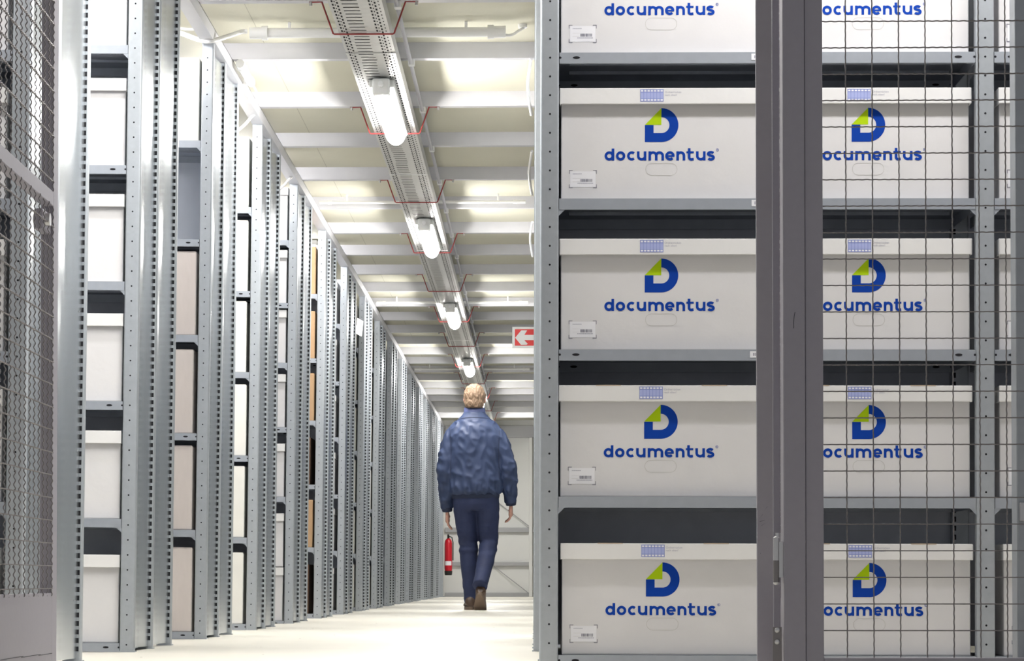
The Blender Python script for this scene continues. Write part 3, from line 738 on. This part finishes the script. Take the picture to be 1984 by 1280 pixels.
# torso, neck, head
b.loft([ring((0, 0, z), rx, ry, e=2.3) for z, rx, ry in ((.86, .15, .105), (.95, .165, .115), (1.05, .150, .105), (1.20, .160, .115), (1.38, .178, .120), (1.47, .165, .10), (1.53, .10, .075))])
limb(b, [(0, -.01, 1.48), (0, .0, 1.56), (0, .015, 1.64)], [(.075, .07), (.062, .064), (.060, .066)])
b.ell((0, .01, 1.715), (.076, .094, .102), 16); b.ell((0, .045, 1.66), (.058, .062, .062), 12); b.ell((0, .105, 1.685), (.013, .022, .026), 8); b.ell((0, .085, 1.625), (.026, .025, .02), 8)
b.ell((-.033, .088, 1.735), (.022, .014, .010), 8); b.ell((.033, .088, 1.735), (.022, .014, .010), 8); b.ell((0, .10, 1.650), (.026, .010, .006), 8)
for s in (-1, 1): b.ell((s * .081, .0, 1.700), (.010, .020, .034), 8, rot=Matrix.Rotation(s * .3, 3, 'Z'))
# limbs
for sh, el, wr in ((SHL, ELL, WRL), (SHR, ELR, WRR)): limb(b, [sh, ((Vector(sh) + Vector(el)) / 2)[:], el, ((Vector(el) + Vector(wr)) / 2)[:], wr], [.052, .048, .040, .036, (.030, .024)])
for hp, kn, an in ((HPL, KNL, ANL), (HPR, KNR, ANR)): limb(b, [hp, ((Vector(hp) + Vector(kn)) / 2)[:], kn, (Vector(kn) * .6 + Vector(an) * .4)[:], an], [.085, .075, .056, .054, .038])
def hand(b, wr, s, curl):          # s=-1 left hand (thumb towards the thigh side, forward)
    w_ = Vector(wr); d = Vector((0.03 * -s, .25, -1)).normalized(); side = Vector((0, 1, .25)).normalized(); out = Vector((s, 0, 0))
    # palm: flat plate whose width runs front to back, knuckles outward
    palm = [w_ + d * t for t in (-.02, .015, .055, .090)]
    b.loft([ring(p, .013 + .002 * i, wd, axis=d, n=16) for i, (p, wd) in enumerate(zip(palm, (.026, .034, .043, .042)))])
    for i, (off, ln) in enumerate(((.030, .072), (.010, .080), (-.011, .074), (-.030, .058))):
        base = w_ + d * .086 + side * off; inward = -out
        a1 = (d + inward * curl * .35).normalized(); a2 = (d + inward * curl * 1.0).normalized(); a3 = (d * .6 + inward * curl * 1.5).normalized()
        p1 = base + a1 * ln * .45; p2 = p1 + a2 * ln * .33; p3 = p2 + a3 * ln * .27
        limb(b, [base - d * .015, base, p1, p2, p3], [.0095, .0095, .0088, .0082, .0066], 10)
    tb = w_ + d * .022 + side * .032; t1 = tb + (side * .8 + d * .65 - out * .2).normalized() * .034; t2 = t1 + (side * .25 + d - out * .35).normalized() * .030
    limb(b, [tb - side * .012, tb, t1, t2], [.014, .013, .0105, .0080], 10)
hand(b, WRL, -1, .55); hand(b, WRR, 1, .9)
man = link('person', remesh('person', b, .0055, 3), None, (MX, MY, 0)); man.data.materials.append(M['skin'])
tag(man, 'man in navy blue jacket and dark jeans walking away down the aisle', 'person')
# feet belong to the shoes
b = MB(); b.ell((0, -.004, 1.722), (.088, .106, .100), 18); b.ell((0, -.045, 1.668), (.077, .062, .064), 14); b.ell((0, -.01, 1.765), (.074, .085, .060), 14)
def hd(p): return .007 * noise.noise(Vector((p.x * 60, p.y * 60, p.z * 24))) + .005 * noise.noise(Vector((p.x * 150, p.y * 150, p.z * 60)))
hm = remesh('hair', b, .005, 2, hd)
bm = bmesh.new(); bm.from_mesh(hm)
bmesh.ops.delete(bm, geom=[v for v in bm.verts if v.co.y > .045 and v.co.z < 1.755 - .0 or (v.co.z < 1.625)], context='VERTS'); bm.to_mesh(hm); bm.free()
h = link('hair', hm, man); hm.materials.append(M['hair'])
for s in (-1, 1):
    b = MB(); b.ell((s * .032, .096, 1.718), (.011, .008, .007), 8); b.build('eye', 'eye', man)
# jacket
b = MB()
b.loft([ring((cx, cy, z), rx, ry, e=2.25) for z, rx, ry, cx, cy in (
    (.925, .192, .128, px(921), 0), (.945, .212, .150, px(921), 0), (.985, .220, .160, px(921), 0), (1.06, .222, .155, px(921), 0), (1.18, .222, .148, px(920), 0), (1.32, .226, .150, px(920), 0),
    (1.40, .230, .146, px(919.5), 0), (1.455, .218, .132, px(919.5), 0), (1.50, .178, .112, px(919.5), 0), (1.545, .128, .094, px(919.5), 0), (1.585, .092, .080, px(919.5), 0), (1.600, .080, .074, px(919.5), 0))])
for sh, el, wr, o in ((SHL, ELL, WRL, 1), (SHR, ELR, WRR, -1)):
    S_, E_, W_ = Vector(sh), Vector(el), Vector(wr)
    limb(b, [S_ + Vector((o * .06, 0, .03)), S_ + Vector((o * .012, 0, .0)), S_ * .7 + E_ * .3, S_ * .35 + E_ * .65, E_, E_ * .6 + W_ * .4, E_ * .25 + W_ * .75, E_ * .06 + W_ * .94],
         [.064, .076, .078, .073, .066, .063, .057, .047])
def jd(p):
    q = Vector((p.x * 1.0 + p.z * .55, p.y, p.z * .55 - p.x * .5)); f1 = 1 - abs(noise.noise(q * 15)) * 2
    q2 = Vector((p.x * 7 + 3, p.y * 7, p.z * 22 + p.x * 8)); f2 = noise.noise(q2)
    arm = 1.0 if abs(p.x) > .215 else .45
    hem = math.exp(-((p.z - .985) / .05) ** 2) * noise.noise(Vector((p.x * 38, p.y * 38, p.z * 4))) * .010
    d = .011 * (f1 - .4) * (1 if p.z < 1.52 else .2) + 0.007 * f2 * arm + hem * 1.5
    return d
jm = remesh('jacket', b, .0085, 5, jd); jm.materials.append(M['jacket']); jk = link('jacket', jm, man)
bvh = BVHTree.FromPolygons([v.co[:] for v in jm.vertices], [tuple(p.vertices) for p in jm.polygons])
def on_back(x, z, tree, off=.001):
    h_ = tree.ray_cast(Vector((x, -1, z)), Vector((0, 1, 0))); return (x, h_[0].y - off, z) if h_[0] else None
pts = [on_back(px(868) + (px(971) - px(868)) * i / 24, 1.548 - .06 * ((i - 12) / 12) ** 4 - .015 * ((i - 12) / 12) ** 2, bvh, -.0005) for i in range(25)]
b = MB(); b.tube([p for p in pts if p], .0035, 6); b.build('yoke_seam', 'jacket_rib', jk)
for x0, dx in ((px(873), .006), (px(968), -.006)):
    pts = [on_back(x0 + dx * math.sin(i / 14 * 3), 1.47 - .030 * i, bvh, -.0005) for i in range(15)]
    b = MB(); b.tube([p for p in pts if p], .0028, 6); b.build('armhole_seam', 'jacket_rib', jk)
def band(name, m_, z0, z1, rx0, ry0, rx1, ry1, cx):
    b = MB(); n = 64; rings = []
    for z, rx, ry in ((z0, rx0 - .004, ry0 - .004), (z0 + .004, rx0, ry0), ((z0 + z1) / 2, (rx0 + rx1) / 2 + .002, (ry0 + ry1) / 2 + .002), (z1 - .004, rx1, ry1), (z1, rx1 - .004, ry1 - .004)):
        rg = ring((cx, 0, z), rx, ry, e=2.3, n=n); rings.append([(x * (1 + (.008 if j % 2 else 0)), y * (1 + (.008 if j % 2 else 0)), z_) for j, (x, y, z_) in enumerate(rg)])
    b.loft(rings); return b.build(name, m_, jk)
band('hem_band', 'jacket_rib', .895, .945, .190, .126, .196, .134, px(921))
b = MB(); n = 40; rings = []
for z, rx, ry in ((1.575, .092, .082), (1.60, .088, .080), (1.632, .084, .080), (1.634, .078, .074)): rings.append([(x, y + .004, z_ + .010 * y / .08) for x, y, z_ in ring((0, 0, z), rx, ry, n=n)])
b.loft(rings); b.build('collar', 'collar', jk)
for wr, el in ((WRL, ELL), (WRR, ELR)):
    W_, E_ = Vector(wr), Vector(el); b = MB(); limb(b, [E_ * .10 + W_ * .90, E_ * .05 + W_ * .95, W_ * 1.01 - E_ * .01], [.046, .044, .040]); b.build('cuff', 'jacket_rib', jk)
# jeans
b = MB()
b.loft([ring((px(921), 0, z), rx, ry, e=2.4) for z, rx, ry in ((.80, .165, .112), (.85, .182, .124), (.91, .184, .124), (.95, .176, .116))])
def leg(hp, kn, an, w_):
    H_, K_, A_ = Vector(hp), Vector(kn), Vector(an)
    limb(b, [H_ + Vector((0, 0, .02)), H_ * .75 + K_ * .25, H_ * .4 + K_ * .6, K_ + Vector((0, .012, .02)), K_ * .6 + A_ * .4, K_ * .25 + A_ * .75, A_ + (A_ - K_).normalized() * .045], w_)
leg(HPL, KNL, ANL, [(.098, .115), (.100, .108), (.088, .092), (.076, .080), (.072, .078), (.063, .068), (.060, .072)])
leg(HPR, KNR, ANR, [(.098, .115), (.100, .108), (.088, .092), (.075, .080), (.070, .076), (.062, .066), (.060, .070)])
def jj(p):
    k = math.exp(-((p.z - .52) / .10) ** 2) + math.exp(-((p.z - .15) / .09) ** 2) + .5 * math.exp(-((p.z - .80) / .06) ** 2)
    return .010 * k * noise.noise(Vector((p.x * 6, p.y * 6, p.z * 26))) + .003 * noise.noise(p * 14)
jn = remesh('jeans', b, .0085, 4, jj); jn.materials.append(M['jeans']); je = link('jeans', jn, man)
bv2 = BVHTree.FromPolygons([v.co[:] for v in jn.vertices], [tuple(p.vertices) for p in jn.polygons])
for xc in (px(900), px(942)):
    b = MB(); n = 8; g = []
    for i in range(n + 1):
        for j in range(n + 1):
            x = xc - .055 + .11 * i / n; z = .855 - .13 * j / n + (-.02 * (1 - abs(i / n - .5) * 2) if j == n else 0); p = on_back(x, z, bv2, .003); g.append(p or (x, -.12, z))
    b.add(g, [(i * (n + 1) + j, i * (n + 1) + j + 1, (i + 1) * (n + 1) + j + 1, (i + 1) * (n + 1) + j) for i in range(n) for j in range(n)], 0, True); b.build('back_pocket', 'jeans', je)
# shoes: local frame, heel at y=0, toe along +y, sole at z=0
def shoe(parent, loc, rot):
    r_ = bpy.data.objects.new('shoe', None)
    b = MB(); rings = []
    for y, wx, zt, zb in ((-.012, .018, .060, .022), (-.004, .036, .100, .020), (.03, .042, .118, .020), (.075, .041, .112, .020), (.12, .043, .086, .020), (.17, .049, .064, .020), (.22, .050, .052, .020), (.258, .040, .043, .021), (.278, .018, .032, .023)):
        zc, hz_ = (zt + zb) / 2, (zt - zb) / 2; rings.append([(wx * math.cos(2 * math.pi * j / 20), y, zc + hz_ * math.sin(2 * math.pi * j / 20)) for j in range(20)][::-1])
    b.loft(rings); o = b.build('shoe', 'shoe', parent, loc); o.rotation_euler = rot
    b = MB(); out = []
    for i in range(24):
        a = 2 * math.pi * i / 24; y = .133 + .150 * math.sin(a); x = math.cos(a) * (.046 if y > .12 else .040 + .0 * y); out.append((x, y))
    b.prism(out, 0, .026, 0); b.build('sole', 'sole', o)
shoe(man, (px(912), -.045, 0.0005), (0, 0, R(4)))
shoe(man, (px(931), -.352, .118), (R(-40), R(6), R(-4)))
